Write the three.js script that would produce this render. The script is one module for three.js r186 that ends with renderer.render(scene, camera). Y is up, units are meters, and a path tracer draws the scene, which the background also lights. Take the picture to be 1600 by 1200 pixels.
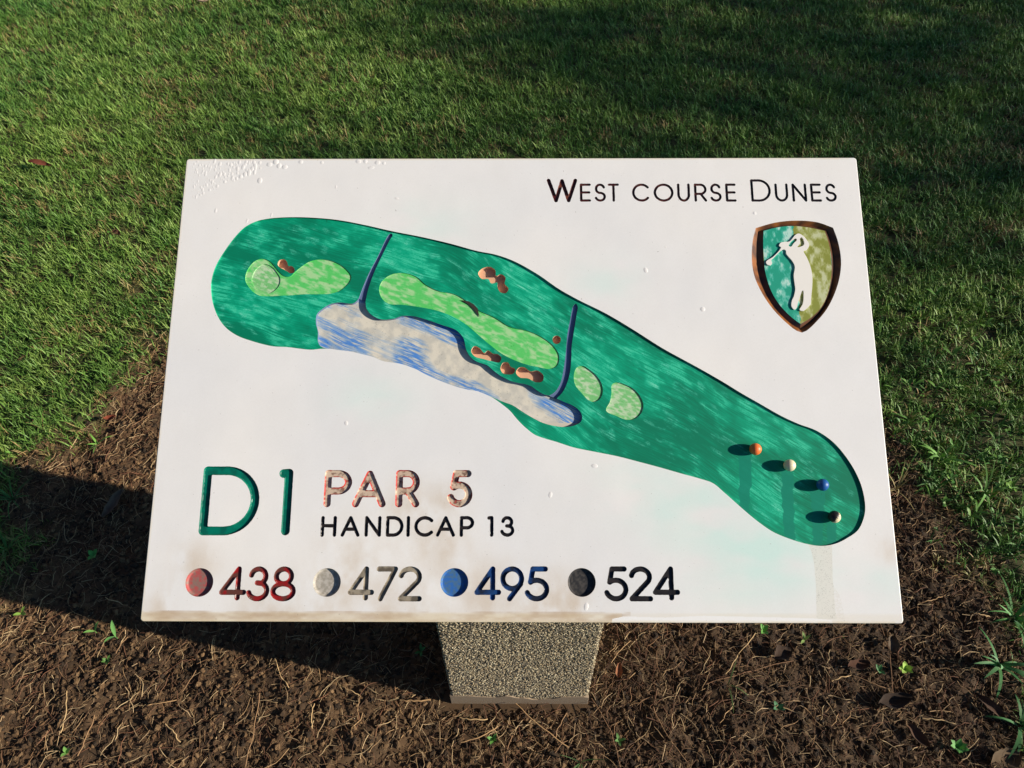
import * as THREE from 'three';
import { Sky } from 'three/addons/objects/Sky.js';
import { mergeGeometries, toCreasedNormals } from 'three/addons/utils/BufferGeometryUtils.js';

// ---------------------------------------------------------------- camera, sky, sun, exposure
const scene = new THREE.Scene();
const TILT = THREE.MathUtils.degToRad(27.07);
const BC = new THREE.Vector3(0, 0.858, 0);                       // centre of the sign's face
const BW = 0.9, BL = 0.598;                                      // sign face, metres
const AX = new THREE.Vector3(1, 0, 0), AY = new THREE.Vector3(0, Math.sin(TILT), -Math.cos(TILT)), AN = new THREE.Vector3(0, Math.cos(TILT), Math.sin(TILT));
const inBoard = (a, b, c) => new THREE.Vector3().addScaledVector(AX, a).addScaledVector(AY, b).addScaledVector(AN, c);
const FWD = inBoard(-0.00802, 0.21264, -0.97708).normalize();
const UP = inBoard(-0.00044, 0.97711, 0.21268).normalize();
const RIGHT = new THREE.Vector3().crossVectors(FWD, UP).normalize(); UP.crossVectors(RIGHT, FWD).normalize();
const CAM = BC.clone().addScaledVector(RIGHT, -0.01049).addScaledVector(UP, -0.01125).addScaledVector(FWD, -0.96933);
const camera = new THREE.PerspectiveCamera(2 * Math.atan(600 / 1201) * 180 / Math.PI, 4 / 3, 0.05, 400);
camera.position.copy(CAM); camera.up.copy(UP); camera.lookAt(CAM.clone().add(FWD)); camera.updateMatrixWorld();

const SUN = new THREE.Vector3(0.906, 0.374, 0.19).normalize();
const sky = new Sky(); sky.name = 'sky'; sky.scale.setScalar(300); sky.userData.kind = 'structure';
sky.material.uniforms.sunPosition.value.copy(SUN); sky.material.uniforms.turbidity.value = 3; sky.material.uniforms.rayleigh.value = 1.2;
sky.material.uniforms.mieCoefficient.value = 0.004;
scene.add(sky);
scene.environmentIntensity = 0.11;
const sun = new THREE.DirectionalLight(0xfff2e0, 5);
sun.position.copy(SUN).multiplyScalar(30); sun.castShadow = true; sun.shadow.mapSize.set(4096, 4096);
Object.assign(sun.shadow.camera, { left: -6, right: 6, top: 6, bottom: -6, near: 1, far: 80 });
scene.add(sun, sun.target);
const EXPOSURE = 1.38;

// ---------------------------------------------------------------- numbers
let seed = 20240611;
const rnd = () => { seed |= 0; seed = seed + 0x6D2B79F5 | 0; let t = Math.imul(seed ^ seed >>> 15, 1 | seed); t = t + Math.imul(t ^ t >>> 7, 61 | t) ^ t; return ((t ^ t >>> 14) >>> 0) / 4294967296; };
const rr = (a, b) => a + (b - a) * rnd();
const hash = (x, y) => { let h = Math.imul(x, 374761393) + Math.imul(y, 668265263) | 0; h = Math.imul(h ^ h >>> 13, 1274126177); return ((h ^ h >>> 16) >>> 0) / 4294967296; };
const noise = (x, y) => { const i = Math.floor(x), j = Math.floor(y); let f = x - i, g = y - j; f = f * f * (3 - 2 * f); g = g * g * (3 - 2 * g);
  const a = hash(i, j), b = hash(i + 1, j), c = hash(i, j + 1), d = hash(i + 1, j + 1); return a + (b - a) * f + (c - a) * g + (a - b - c + d) * f * g; };
const fbm = (x, y, n = 4) => { let s = 0, a = 0.5, t = 0; for (let k = 0; k < n; k++) { s += a * noise(x, y); t += a; x = x * 2.03 + 17.3; y = y * 2.03 + 5.7; a *= 0.5; } return s / t; };
const clamp = (v, a = 0, b = 1) => v < a ? a : v > b ? b : v;
const sstep = (a, b, v) => { v = clamp((v - a) / (b - a)); return v * v * (3 - 2 * v); };
const mix3 = (a, b, t) => [a[0] + (b[0] - a[0]) * t, a[1] + (b[1] - a[1]) * t, a[2] + (b[2] - a[2]) * t];
const s2l = v => { v /= 255; return v <= 0.04045 ? v / 12.92 : Math.pow((v + 0.055) / 1.055, 2.4); };
const toned = (c, k) => c.map(v => v * k);
const lin = c => c.map(s2l);
const col = (r, g, b) => new THREE.Color().setRGB(s2l(r), s2l(g), s2l(b));

// a pixel of the photograph gives a direction; the plane it touches gives the distance
const pixelRay = (u, v) => FWD.clone().addScaledVector(RIGHT, (u - 800) / 1201).addScaledVector(UP, -(v - 600) / 1201);
function onBoard(u, v, lift = 0) { const d = pixelRay(u, v), t = (BC.clone().sub(CAM).dot(AN) + lift) / d.dot(AN), p = CAM.clone().addScaledVector(d, t).sub(BC); return [p.dot(AX), p.dot(AY)]; }
function onGround(u, v, y = 0) { const d = pixelRay(u, v), t = (y - CAM.y) / d.y; return [CAM.x + d.x * t, CAM.z + d.z * t]; }

// ---------------------------------------------------------------- small builders
const taken = {};
function numbered(n) { const k = taken[n] = (taken[n] ?? -1) + 1; return k ? n + '_' + String(k).padStart(3, '0') : n; }
function mesh(name, geo, mat, parent) { const m = new THREE.Mesh(geo, mat); m.name = name; m.castShadow = m.receiveShadow = true; parent.add(m); return m; }
function tag(o, label, category, group, kind) { o.userData.label = label; o.userData.category = category; if (group) o.userData.group = group; if (kind) o.userData.kind = kind; return o; }
function geoFrom(pos, idx, colr, uv) { const g = new THREE.BufferGeometry(); g.setAttribute('position', new THREE.Float32BufferAttribute(pos, 3));
  if (colr) g.setAttribute('color', new THREE.Float32BufferAttribute(colr, 3)); if (uv) g.setAttribute('uv', new THREE.Float32BufferAttribute(uv, 2)); g.setIndex(idx); g.computeVertexNormals(); return g; }
function dataTex(w, h, fn, srgb = true) {
  const a = new Uint8Array(w * h * 4);
  for (let j = 0; j < h; j++) for (let i = 0; i < w; i++) { const c = fn((i + 0.5) / w, (j + 0.5) / h), k = (j * w + i) * 4; a[k] = clamp(c[0], 0, 255); a[k + 1] = clamp(c[1], 0, 255); a[k + 2] = clamp(c[2], 0, 255); a[k + 3] = 255; }
  const t = new THREE.DataTexture(a, w, h); t.magFilter = THREE.LinearFilter; t.minFilter = THREE.LinearMipmapLinearFilter; t.generateMipmaps = true; t.wrapS = t.wrapT = THREE.RepeatWrapping;
  if (srgb) t.colorSpace = THREE.SRGBColorSpace; t.needsUpdate = true; return t;
}
const std = (o) => new THREE.MeshStandardMaterial({ side: THREE.DoubleSide, ...o });

// ================================================================ GROUND
// outline of the bare soil round the pedestal (photo pixels laid on the ground)
const bareOutline = [[-420, 1500], [-330, 1180], [-150, 1010], [-20, 960], [15, 900], [60, 850], [30, 790], [60, 735], [110, 690], [160, 640], [205, 590], [250, 540], [330, 480], [600, 470], [900, 500], [1150, 540], [1330, 620], [1400, 690], [1450, 770], [1505, 850], [1545, 930], [1570, 1000], [1592, 1080], [1610, 1200], [1700, 1400], [1500, 1700], [800, 1850], [0, 1750]]
  .map(([u, v]) => onGround(u, v));
function polyDist(P, x, y) { // signed: negative inside
  let d = 1e9, ins = false;
  for (let i = 0, j = P.length - 1; i < P.length; j = i++) { const [ax, ay] = P[j], [bx, by] = P[i], ex = bx - ax, ey = by - ay, t = clamp(((x - ax) * ex + (y - ay) * ey) / (ex * ex + ey * ey)), qx = ax + ex * t - x, qy = ay + ey * t - y; d = Math.min(d, qx * qx + qy * qy);
    if ((by > y) !== (ay > y) && x < (ax - bx) * (y - by) / (ay - by) + bx) ins = !ins; }
  d = Math.sqrt(d); return ins ? -d : d;
}
const bareness = (x, z) => { if (Math.abs(x) > 3.5 || z < -3 || z > 3) return 0; const d = polyDist(bareOutline, x, z) + (fbm(x * 5 + 3, z * 5 + 9, 3) - 0.5) * 0.16 + (noise(x * 22, z * 22) - 0.5) * 0.07; return sstep(0.08, -0.08, d); };
const groundY = (x, z) => { const far = sstep(7, 14, Math.hypot(x, z)); const n = Math.hypot(x, z) < 4 ? (fbm(x * 9 + 40, z * 9 + 7, 5) - 0.5) * 0.028 + (fbm(x * 34 + 4, z * 34 + 70, 3) - 0.5) * 0.017 + (noise(x * 130, z * 130) - 0.5) * 0.005 + (fbm(x * 2.1, z * 2.1 + 33, 2) - 0.5) * 0.03 : (fbm(x * 2.1, z * 2.1 + 33, 2) - 0.5) * 0.03 * (1 - far);
  const post = sstep(0.32, 0.16, Math.max(Math.abs(x), Math.abs(z))); return n * (1 - post) - 0.012 * post; };
{
  const axis = (a, b, step, reach) => { const v = []; for (let t = a; t <= b + 1e-6; t += step) v.push(t); let s = step, t = a; while (t > -reach) { s *= 1.07; t -= s; v.unshift(t); } s = step; t = v[v.length - 1]; while (t < reach) { s *= 1.07; t += s; v.push(t); } return v; };
  const xs = axis(-1.25, 1.25, 0.0075, 120), zs = axis(-0.75, 0.85, 0.0075, 120);
  const pos = [], cl = [], idx = [];
  const soilA = lin([92, 70, 46]), soilB = lin([56, 42, 27]), clay = lin([106, 82, 57]), thatch = lin([74, 68, 40]), turf = lin([54, 78, 32]);
  for (const z of zs) for (const x of xs) {
    pos.push(x, groundY(x, z), z);
    const b = bareness(x, z), n = fbm(x * 14, z * 14 + 8, 3), m = noise(x * 90, z * 90);
    let c = mix3(soilA, soilB, clamp(n * 1.5 - 0.35 + (m - 0.5) * 0.5)); c = mix3(c, clay, sstep(0.56, 0.7, fbm(x * 6 + 77, z * 6, 3)) * 0.7); const moist = 1 - 0.34 * sstep(-0.1, 0.45, x + (fbm(x * 4, z * 4, 3) - 0.5) * 0.6); c = toned(c, moist * (0.8 + 0.4 * noise(x * 260, z * 260)));
    const far = sstep(5, 8, Math.hypot(x, z + 2));
    c = mix3(mix3(thatch, turf, clamp(far + noise(x * 6, z * 6) * 0.4)), c, b); cl.push(...c);
  }
  const n = xs.length;
  for (let j = 0; j < zs.length - 1; j++) for (let i = 0; i < n - 1; i++) { const a = j * n + i; idx.push(a, a + n, a + 1, a + 1, a + n, a + n + 1); }
  const ground = mesh('ground', geoFrom(pos, idx, cl), std({ vertexColors: true, roughness: 0.95 }), scene);
  ground.userData.kind = 'structure'; ground.userData.label = 'bare brown soil and turf around the sign post';
  console.log('ground', pos.length / 3);
}

// ---- instanced cover: grass, straw, crumbs
function ribbon(len, w, bend, twist, segs, taper = 1) { // a blade rising along +y, bending toward +z
  const pos = [], idx = [];
  for (let k = 0; k <= segs; k++) { const t = k / segs, a = bend * t, y = Math.abs(bend) < 1e-3 ? len * t : len * Math.sin(a) / bend, z = Math.abs(bend) < 1e-3 ? 0 : len * (1 - Math.cos(a)) / bend, hw = w / 2 * (taper > 0 ? Math.pow(1 - t, 0.6) * (0.75 + 0.6 * t) + 0.02 : 1), c = Math.cos(twist * t), s = Math.sin(twist * t);
    pos.push(-hw * c, y, z - hw * s, hw * c, y, z + hw * s); if (k) { const b = k * 2; idx.push(b - 2, b - 1, b, b - 1, b + 1, b); } }
  return geoFrom(pos, idx);
}
function tuft(n, lmin, lmax, wmin, wmax, lean) {
  const gs = [];
  for (let i = 0; i < n; i++) { const g = ribbon(rr(lmin, lmax), rr(wmin, wmax), rr(0.2, 1.5), rr(-0.8, 0.8), 3);
    g.rotateX(rr(0, lean)); g.rotateY(rr(0, 6.283)); g.translate(rr(-1, 1) * 0.012, 0, rr(-1, 1) * 0.012); gs.push(g); }
  return mergeGeometries(gs);
}
const M4 = new THREE.Matrix4(), Q = new THREE.Quaternion(), V1 = new THREE.Vector3(), V2 = new THREE.Vector3(), EU = new THREE.Euler(), CC = new THREE.Color();
function scatter(name, geo, mat, list, label, category, parent = scene) {
  const m = new THREE.InstancedMesh(geo, mat, list.length); m.name = name; m.castShadow = m.receiveShadow = true;
  list.forEach((q, i) => { M4.compose(V1.set(q.x, q.y, q.z), Q.setFromEuler(EU.set(q.rx ?? 0, q.ry ?? 0, q.rz ?? 0, 'YXZ')), V2.set(q.s * (q.sx ?? 1), q.s * (q.sy ?? 1), q.s)); m.setMatrixAt(i, M4); m.setColorAt(i, CC.setRGB(q.c[0], q.c[1], q.c[2])); });
  m.userData.kind = 'stuff'; if (label) { m.userData.label = label; m.userData.category = category; } parent.add(m); return m;
}
const leafMat = new THREE.MeshPhysicalMaterial({ side: THREE.DoubleSide, roughness: 0.55, transmission: 0.25, thickness: 0, specularIntensity: 0.6 });
const strawMat = std({ roughness: 0.75 });
{
  const kinds = []; for (let k = 0; k < 7; k++) kinds.push(tuft(8, 0.02, 0.044, 0.0022, 0.0044, 0.85));
  const lists = kinds.map(() => []);
  const greenA = lin([119, 153, 65]), greenB = lin([78, 125, 53]), greenC = lin([162, 186, 97]), dead = lin([164, 136, 92]);
  const put = (x, z, s, dens) => {
    const b = bareness(x, z); if (rnd() < b * 1.02 - 0.004 || rnd() > dens || rnd() < 0.22 * sstep(0.5, 0.9, x) * sstep(-1.3, -0.6, z)) return;
    if (Math.max(Math.abs(x), Math.abs(z)) < 0.16) return;
    const patch = fbm(x * 2.3 + 11, z * 2.3, 3), fine = noise(x * 30, z * 30); let c = mix3(greenA, greenB, clamp(patch * 1.6 - 0.3)); c = mix3(c, greenC, clamp((fine - 0.45) * 1.5));
    const dd = fbm(x * 7 + 50, z * 7, 3); if (rnd() < 0.035 + sstep(0.52, 0.72, dd) * 0.26 + b * 0.6) c = mix3(c, dead, rr(0.5, 1));
    const k = 0.8 + 0.4 * rnd(); c = c.map(v => v * k);
    lists[Math.floor(rnd() * kinds.length)].push({ x, y: groundY(x, z) - 0.003, z, s: s * rr(0.7, 1.15) * (1 - 0.35 * b), ry: rnd() * 6.283, rx: rr(-0.12, 0.12), rz: rr(-0.12, 0.12), c });
  };
  const fill = (x0, x1, z0, z1, per, s, skip) => { const n = (x1 - x0) * (z1 - z0) * per; for (let i = 0; i < n; i++) { const x = rr(x0, x1), z = rr(z0, z1); if (skip && skip(x, z)) continue; put(x, z, s, 1); } };
  const near = (x, z) => Math.abs(x) < 1.5 + 0.5 * (0.9 - z) && z > -3.6 && z < 1.2;
  fill(-3.8, 3.8, -3.6, 1.2, 4300, 1.05, (x, z) => !near(x, z));
  fill(-6, 6, -7, 3, 700, 1.4, near);
  fill(-12, 12, -14, 7, 160, 2.1, (x, z) => x > -6 && x < 6 && z > -7 && z < 3);
  let n = 0; kinds.forEach((g, i) => { n += lists[i].length; scatter(i ? 'lawn_grass_' + String(i).padStart(3, '0') : 'lawn_grass', g, leafMat, lists[i], 'short mown green lawn grass around the bare soil', 'grass'); });
  console.log('grass tufts', n);
}
{ // broader blades of weedy grass, most of them on the right of the sign
  const kinds = []; for (let k = 0; k < 5; k++) kinds.push(tuft(5, 0.03, 0.065, 0.004, 0.0075, 1.0));
  const lists = kinds.map(() => []), A = lin([96, 138, 52]), B = lin([58, 104, 40]);
  for (let i = 0; i < 5200; i++) {
    const x = rr(-2.6, 2.6), z = rr(-1.6, 1.2), b = bareness(x, z), w = x > 0 ? 1 : 0.16; if (rnd() > w * sstep(-1.5, -0.5, z + (x > 0 ? 0.25 : 0)) || rnd() < b * 1.05 || Math.max(Math.abs(x), Math.abs(z)) < 0.18) continue;
    const c = toned(mix3(A, B, rnd()), rr(0.75, 1.25)); lists[i % 5].push({ x, y: groundY(x, z) - 0.002, z, s: rr(0.6, 1.05), ry: rnd() * 6.283, c });
  }
  kinds.forEach((g, i) => scatter(i ? 'broad_grass_' + String(i).padStart(3, '0') : 'broad_grass', g, leafMat, lists[i], 'broad bladed weedy grass mixed into the lawn', 'grass'));
}
{ // small oval leaves of clover and plantain between the blades beside the sign
  const oval = (n, l, w) => { const gs = []; for (let i = 0; i < n; i++) { const pos = [], idx = []; for (let k = 0; k <= 6; k++) { const t = k / 6, hw = w / 2 * Math.sin(Math.PI * clamp(0.06 + t * 0.9)), y = 0.012 + 0.5 * l * Math.sin(t * 1.5); pos.push(l * t, y + hw * 0.25, -hw, l * t, y, 0, l * t, y + hw * 0.25, hw); if (k) { const b = k * 3; for (let q = 0; q < 2; q++) idx.push(b - 3 + q, b - 2 + q, b + q, b - 2 + q, b + 1 + q, b + q); } } const g = geoFrom(pos, idx); g.rotateZ(rr(-0.3, 0.5)); g.rotateY(rnd() * 6.283); g.translate(rr(-0.01, 0.01), rr(0, 0.012), rr(-0.01, 0.01)); gs.push(g); } return mergeGeometries(gs); };
  const kinds = [oval(4, 0.015, 0.008), oval(3, 0.02, 0.008), oval(5, 0.012, 0.008), oval(2, 0.034, 0.009)], lists = kinds.map(() => []), A = lin([118, 160, 60]), Bq = lin([72, 122, 48]);
  for (let i = 0; i < 5200; i++) { const x = rr(-2.2, 2.4), z = rr(-1.3, 1.2), b = bareness(x, z), w = x > 0 ? 0.75 * sstep(-1.3, -0.6, z) + 0.02 : 0.06; if (rnd() > w || rnd() < b * 1.0 - 0.012 || Math.max(Math.abs(x), Math.abs(z)) < 0.2) continue; lists[i % 4].push({ x, y: groundY(x, z) + (b > 0.6 ? -0.006 : rr(0.0, 0.014)), z, s: rr(0.5, 1.0) * (b > 0.6 ? 0.55 : 1), ry: rnd() * 6.283, c: toned(mix3(A, Bq, rnd()), rr(0.75, 1.25)) }); }
  kinds.forEach((g, i) => scatter(i ? 'clover_leaves_' + String(i).padStart(3, '0') : 'clover_leaves', g, leafMat, lists[i], 'small oval clover leaves mixed into the grass', 'clover'));
}
function fibre(len, w, bend, kink) { // a lying stalk along x, three sided
  const segs = 5, pos = [], idx = [];
  for (let k = 0; k <= segs; k++) { const t = k / segs - 0.5, x = len * t, zz = bend * len * (t * t * 2 - 0.25) + kink * len * 0.08 * Math.sin(k * 2.1), yy = len * 0.05 * Math.sin(k * 1.7 + kink * 9), h = w / 2 * (1 - 0.35 * Math.abs(t));
    pos.push(x, yy + h, zz, x, yy - h * 0.5, zz + h, x, yy - h * 0.5, zz - h); if (k) { const a = (k - 1) * 3, b = k * 3; for (let q = 0; q < 3; q++) { const r = (q + 1) % 3; idx.push(a + q, b + q, a + r, a + r, b + q, b + r); } } }
  return geoFrom(pos, idx);
}
{
  const kinds = []; for (let k = 0; k < 8; k++) kinds.push(fibre(0.034, rr(0.0006, 0.0014), k < 3 ? rr(-0.6, 0.6) : rr(-0.2, 0.2), rr(-0.5, 0.5)));
  const lists = kinds.map(() => []), tones = [[192, 164, 124], [168, 136, 96], [138, 104, 72], [110, 78, 54], [86, 60, 42], [190, 164, 122], [124, 84, 60]].map(lin);
  for (let i = 0; i < 210000; i++) {
    const x = rr(-1.9, 1.9), z = rr(-1.3, 1.25), b = bareness(x, z), cover = 0.55 + 0.75 * (fbm(x * 3.5, z * 3.5 + 60, 3) - 0.4) + (x > 0 ? 0.22 : -0.08);
    if (Math.max(Math.abs(x), Math.abs(z)) < 0.15) continue;
    const rimL = x < -0.2 && z < 0.1 ? sstep(-0.3, -0.1, polyDist(bareOutline, x, z)) * b : 0;
    if (rnd() > Math.max(b > 0.3 ? clamp(cover) : 0.08 + b, rimL)) continue;
    const c = toned(tones[Math.floor(Math.pow(rnd(), 0.9) * tones.length)], rr(0.65, 1.2));
    lists[i % 8].push({ x, y: groundY(x, z) + rr(0.0, 0.007), z, s: Math.pow(rnd(), 2.6) * 1.5 + 0.25, ry: rnd() * 6.283, rz: rr(-0.28, 0.28), c });
  }
  kinds.forEach((g, i) => scatter(i ? 'dry_straw_' + String(i).padStart(3, '0') : 'dry_straw', g, strawMat, lists[i], 'dry straw and dead roots scattered over the bare soil', 'straw'));
}
{
  const kinds = []; for (let k = 0; k < 5; k++) { const g = new THREE.IcosahedronGeometry(0.006, 1), p = g.attributes.position; for (let i = 0; i < p.count; i++) { const x = p.getX(i), y = p.getY(i), z = p.getZ(i), f = 0.65 + 0.7 * noise(x * 420 + k * 9 + 50, y * 420 + z * 300 + 50); p.setXYZ(i, x * f, y * f * 0.75, z * f); } g.computeVertexNormals(); kinds.push(g); }
  const lists = kinds.map(() => []), tones = [[98, 75, 49], [72, 54, 35], [50, 38, 25], [112, 88, 60]].map(lin), soilMat = std({ roughness: 1 });
  for (let i = 0; i < 240000; i++) {
    const x = rr(-1.6, 1.6), z = rr(-1.1, 1.2), b = bareness(x, z); if (rnd() > b || Math.max(Math.abs(x), Math.abs(z)) < 0.15) continue; 
    lists[i % 5].push({ x, y: groundY(x, z) + 0.0005, z, s: 0.12 + Math.pow(rnd(), 5) * 1.1, ry: rnd() * 6.283, rx: rnd() * 3, c: toned(tones[Math.floor(rnd() * 4)], rr(0.7, 1.2) * (1 - 0.34 * sstep(-0.1, 0.45, x))) });
  }
  kinds.forEach((g, i) => scatter(i ? 'soil_crumbs_' + String(i).padStart(3, '0') : 'soil_crumbs', g, soilMat, lists[i], 'loose brown soil crumbs on the bare ground', 'soil'));
}
console.log('cover done');

// ================================================================ THE SIGN
const sign = new THREE.Group(); sign.name = 'golf_hole_sign'; scene.add(sign);
tag(sign, 'white carved golf hole map board on a concrete post in bare soil', 'sign');
const MB = new THREE.Matrix4().makeBasis(AX, AY, AN).setPosition(BC);   // face coordinates (x, y, height above the face) to the place
const bakeBoard = g => g.applyMatrix4(MB);
const bUV = (x, y) => [x / BW + 0.5, y / BL + 0.5];

// ---- outlines traced on the photograph and laid on the face
const B = P => P.map(([u, v]) => onBoard(u, v));
const Z = (s, ox, oy, P) => P.map(([x, y]) => [x / s + ox, y / s + oy]);
function smooth(P, closed, step = 0.0018) {
  const c = new THREE.CatmullRomCurve3(P.map(([x, y]) => new THREE.Vector3(x, y, 0)), closed, 'centripetal'), n = Math.max(8, Math.round(c.getLength() / step));
  const q = c.getSpacedPoints(n).map(p => [p.x, p.y]); if (closed) q.pop(); return q;
}
const area = P => { let a = 0; for (let i = 0, j = P.length - 1; i < P.length; j = i++) a += P[j][0] * P[i][1] - P[i][0] * P[j][1]; return a / 2; };
const toShape = (P, holes = []) => { const s = new THREE.Shape(P.map(p => new THREE.Vector2(...p))); for (const h of holes) s.holes.push(new THREE.Path(h.map(p => new THREE.Vector2(...p)))); return s; };
function sheet(P, z, holes = []) { // a flat piece of the face at height z
  const g = new THREE.ShapeGeometry(toShape(P, holes)), p = g.attributes.position, uv = g.attributes.uv;
  for (let i = 0; i < p.count; i++) { uv.setXY(i, ...bUV(p.getX(i), p.getY(i))); p.setZ(i, z); p.needsUpdate = true; }
  return g;
}
function wall(P, z0, z1, closed = true) { // a cut edge down from z0 to z1, outline P
  const pos = [], uv = [], idx = [], n = P.length, m = closed ? n : n - 1;
  const Q2 = closed ? [...P, P[0]] : P;
  Q2.forEach(([x, y]) => { pos.push(x, y, z0, x, y, z1); const t = bUV(x, y); uv.push(...t, t[0] + 0.002, t[1] + 0.001); });
  for (let i = 0; i < m; i++) { const a = i * 2; idx.push(a, a + 1, a + 2, a + 2, a + 1, a + 3); }
  return geoFrom(pos, idx, null, uv);
}
const join = (...g) => mergeGeometries(g.map(x => { const y = x.index ? x.toNonIndexed() : x; return y; }));

// water and fairway outlines
const outerPath = smooth(B([[516, 545], [502, 545], [486, 546.4], [470, 545], [450, 542.4], [426, 541], [394, 533], [370, 524], [352, 511], [340, 494], [332.5, 473], [330, 455], [330.5, 438], [337.5, 415], [352.5, 390], [367.5, 370], [382.5, 355], [400, 346], [420, 341.5], [455, 339.3], [495, 340.5], [530, 344], [570, 351.5], [612, 361], [660, 370.5], [705, 381], [745, 392], [775, 398], [803, 408], [840, 428.5], [872.5, 451], [901.7, 467.5], [947, 490], [986, 513], [1035, 544], [1064, 560], [1097, 578], [1132.5, 598.5], [1156, 613], [1184, 629], [1221, 650], [1247, 662], [1276, 673], [1302, 691], [1322, 714], [1338, 740], [1348, 766], [1352, 795], [1348, 814.5], [1340, 829], [1325, 840], [1305.6, 849.5], [1283, 853], [1260, 849.7], [1234, 842], [1208, 831], [1188.5, 818], [1172, 805], [1153, 788.5], [1133, 770.7], [1114, 755], [1094, 748], [1065, 740], [1032.5, 730.7], [1000, 722], [965, 713], [930, 706], [896, 699], [870, 690.6], [851, 685], [836, 679.4], [821, 668], [808, 655], [797, 642], [785.6, 632.5], [770.6, 622], [757.5, 615.6], [746, 611]]), false);
const p1 = smooth(B([[746, 611], [767, 619], [785.6, 627], [800.6, 632.5], [813.8, 641], [828.8, 650.3], [847.5, 659.7], [866, 664.8], [885, 666.6], [900, 663.4], [908.4, 657.8], [909.8, 649.4], [904.7, 640], [894.4, 632.5], [881, 627], [870, 622]]), false);
const s2 = smooth(B([[870, 622], [879.4, 612], [886, 598.8], [890.6, 582], [892.8, 561], [893.5, 540], [896.5, 520], [901, 492], [903, 478], [900, 473.5], [895.8, 477.5], [891, 500], [887, 520], [884.5, 547.5], [881, 575], [875.5, 599], [867.5, 611.5], [858.8, 617.5]]), false);
const p2 = smooth(B([[858.8, 617.5], [850, 615.5], [840, 610], [830.6, 603], [821, 599.7], [802.5, 596], [783.8, 587.5], [770.6, 578], [761, 570], [744.4, 564], [735, 557], [728.4, 546], [723.8, 527.5], [712.5, 515], [692.5, 507.5], [667.5, 499], [645, 493], [627.5, 493], [615, 497], [595, 498], [580, 491], [572, 481], [570.5, 470]]), false);
const s1 = smooth(B([[570.5, 470], [575, 450], [585, 422.5], [597.5, 396], [609, 373], [613, 366.5], [611, 363.5], [607.3, 365], [602, 373.5], [590, 399], [577.5, 422.5], [567.5, 445], [560, 465]]), false);
const p3 = smooth(B([[560, 465], [556, 470], [550, 473.3], [530, 471.6], [516, 474], [504, 481], [494.5, 490], [493, 504], [496, 518], [496, 533], [501, 541], [516, 545]]), false);
const pondBottom = smooth(B([[516, 545], [530, 547], [546, 549], [564, 553], [582, 557.5], [598, 564], [626, 568.5], [650, 577], [665, 585], [690, 596], [715, 605], [735, 609.5], [746, 611]]), false);
const cat = (...a) => a.flatMap((p, i) => p.slice(0, -1));
const fairwayOutline = cat(outerPath, p1, s2, p2, s1, p3), carveOutline = cat(outerPath, pondBottom.slice().reverse());
const pondOutline = cat(p1, [p1[p1.length - 1], p2[0]], p2, [p2[p2.length - 1], p3[0]], p3, pondBottom), stream1 = s1, stream2 = s2;
const greenOutline = smooth(B(Z(8.42, 370, 390, [[110, 320], [150, 230], [230, 145], [330, 110], [430, 145], [500, 220], [560, 290], [620, 338], [690, 345], [760, 285], [860, 205], [960, 145], [1080, 120], [1200, 130], [1330, 175], [1440, 255], [1500, 340], [1490, 400], [1430, 475], [1350, 535], [1220, 572], [1050, 578], [880, 578], [700, 592], [550, 598], [400, 605], [300, 598], [210, 550], [140, 470], [106, 400]])), true);
const cupOutline = smooth(B(Z(8.42, 370, 390, [[183, 400], [200, 315], [260, 225], [350, 178], [440, 205], [520, 290], [562, 370], [547, 460], [490, 525], [410, 567], [310, 545], [220, 480]])), true);
const stripOutline = smooth(B(Z(4, 560, 340, [[128, 440], [150, 390], [210, 350], [290, 343], [360, 365], [420, 415], [500, 455], [600, 475], [680, 520], [750, 575], [850, 620], [950, 680], [1060, 705], [1150, 745], [1220, 800], [1255, 860], [1245, 920], [1200, 942], [1120, 930], [1020, 905], [900, 850], [820, 790], [750, 730], [680, 670], [600, 620], [500, 580], [380, 555], [270, 540], [190, 535], [145, 500]])), true);
const teeA = smooth(B(Z(5.333, 720, 520, [[945, 340], [970, 285], [1020, 272], [1070, 300], [1130, 350], [1175, 420], [1185, 490], [1160, 550], [1110, 572], [1070, 560], [1010, 500], [955, 430]])), true);
const teeB = smooth(B(Z(5.333, 720, 520, [[1262, 428], [1300, 410], [1380, 430], [1450, 470], [1500, 530], [1525, 600], [1505, 670], [1450, 715], [1380, 720], [1300, 690], [1213, 645], [1245, 570], [1258, 500]])), true);
const bunkers = [
  Z(8.42, 370, 390, [[530, 185], [555, 130], [620, 120], [655, 160], [668, 205], [720, 210], [752, 250], [745, 290], [700, 303], [660, 280], [610, 252], [555, 222]]),
  Z(4, 560, 340, [[748, 345], [770, 316], [820, 303], [855, 325], [860, 360], [892, 349], [919, 370], [914, 410], [938, 440], [920, 468], [885, 460], [870, 430], [868, 402], [830, 406], [812, 380], [770, 378]]),
  Z(4, 560, 340, [[704, 830], [725, 800], [760, 815], [785, 843], [810, 827], [840, 847], [870, 850], [894, 875], [880, 902], [840, 896], [780, 880], [728, 865]]),
  Z(4, 560, 340, [[888, 940], [905, 904], [935, 904], [952, 930], [979, 942], [970, 971], [930, 977], [900, 967]]),
  Z(4, 560, 340, [[985, 965], [1005, 934], [1040, 934], [1075, 958], [1120, 953], [1157, 985], [1150, 1020], [1110, 1026], [1060, 1002], [1010, 996]]),
  Z(4, 560, 340, Array.from({ length: 10 }, (_, k) => [1240 + 26 * Math.cos(k * 0.6283), 760 + 26 * Math.sin(k * 0.6283)])),
].map(P => smooth(B(P), true, 0.0012));

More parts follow.
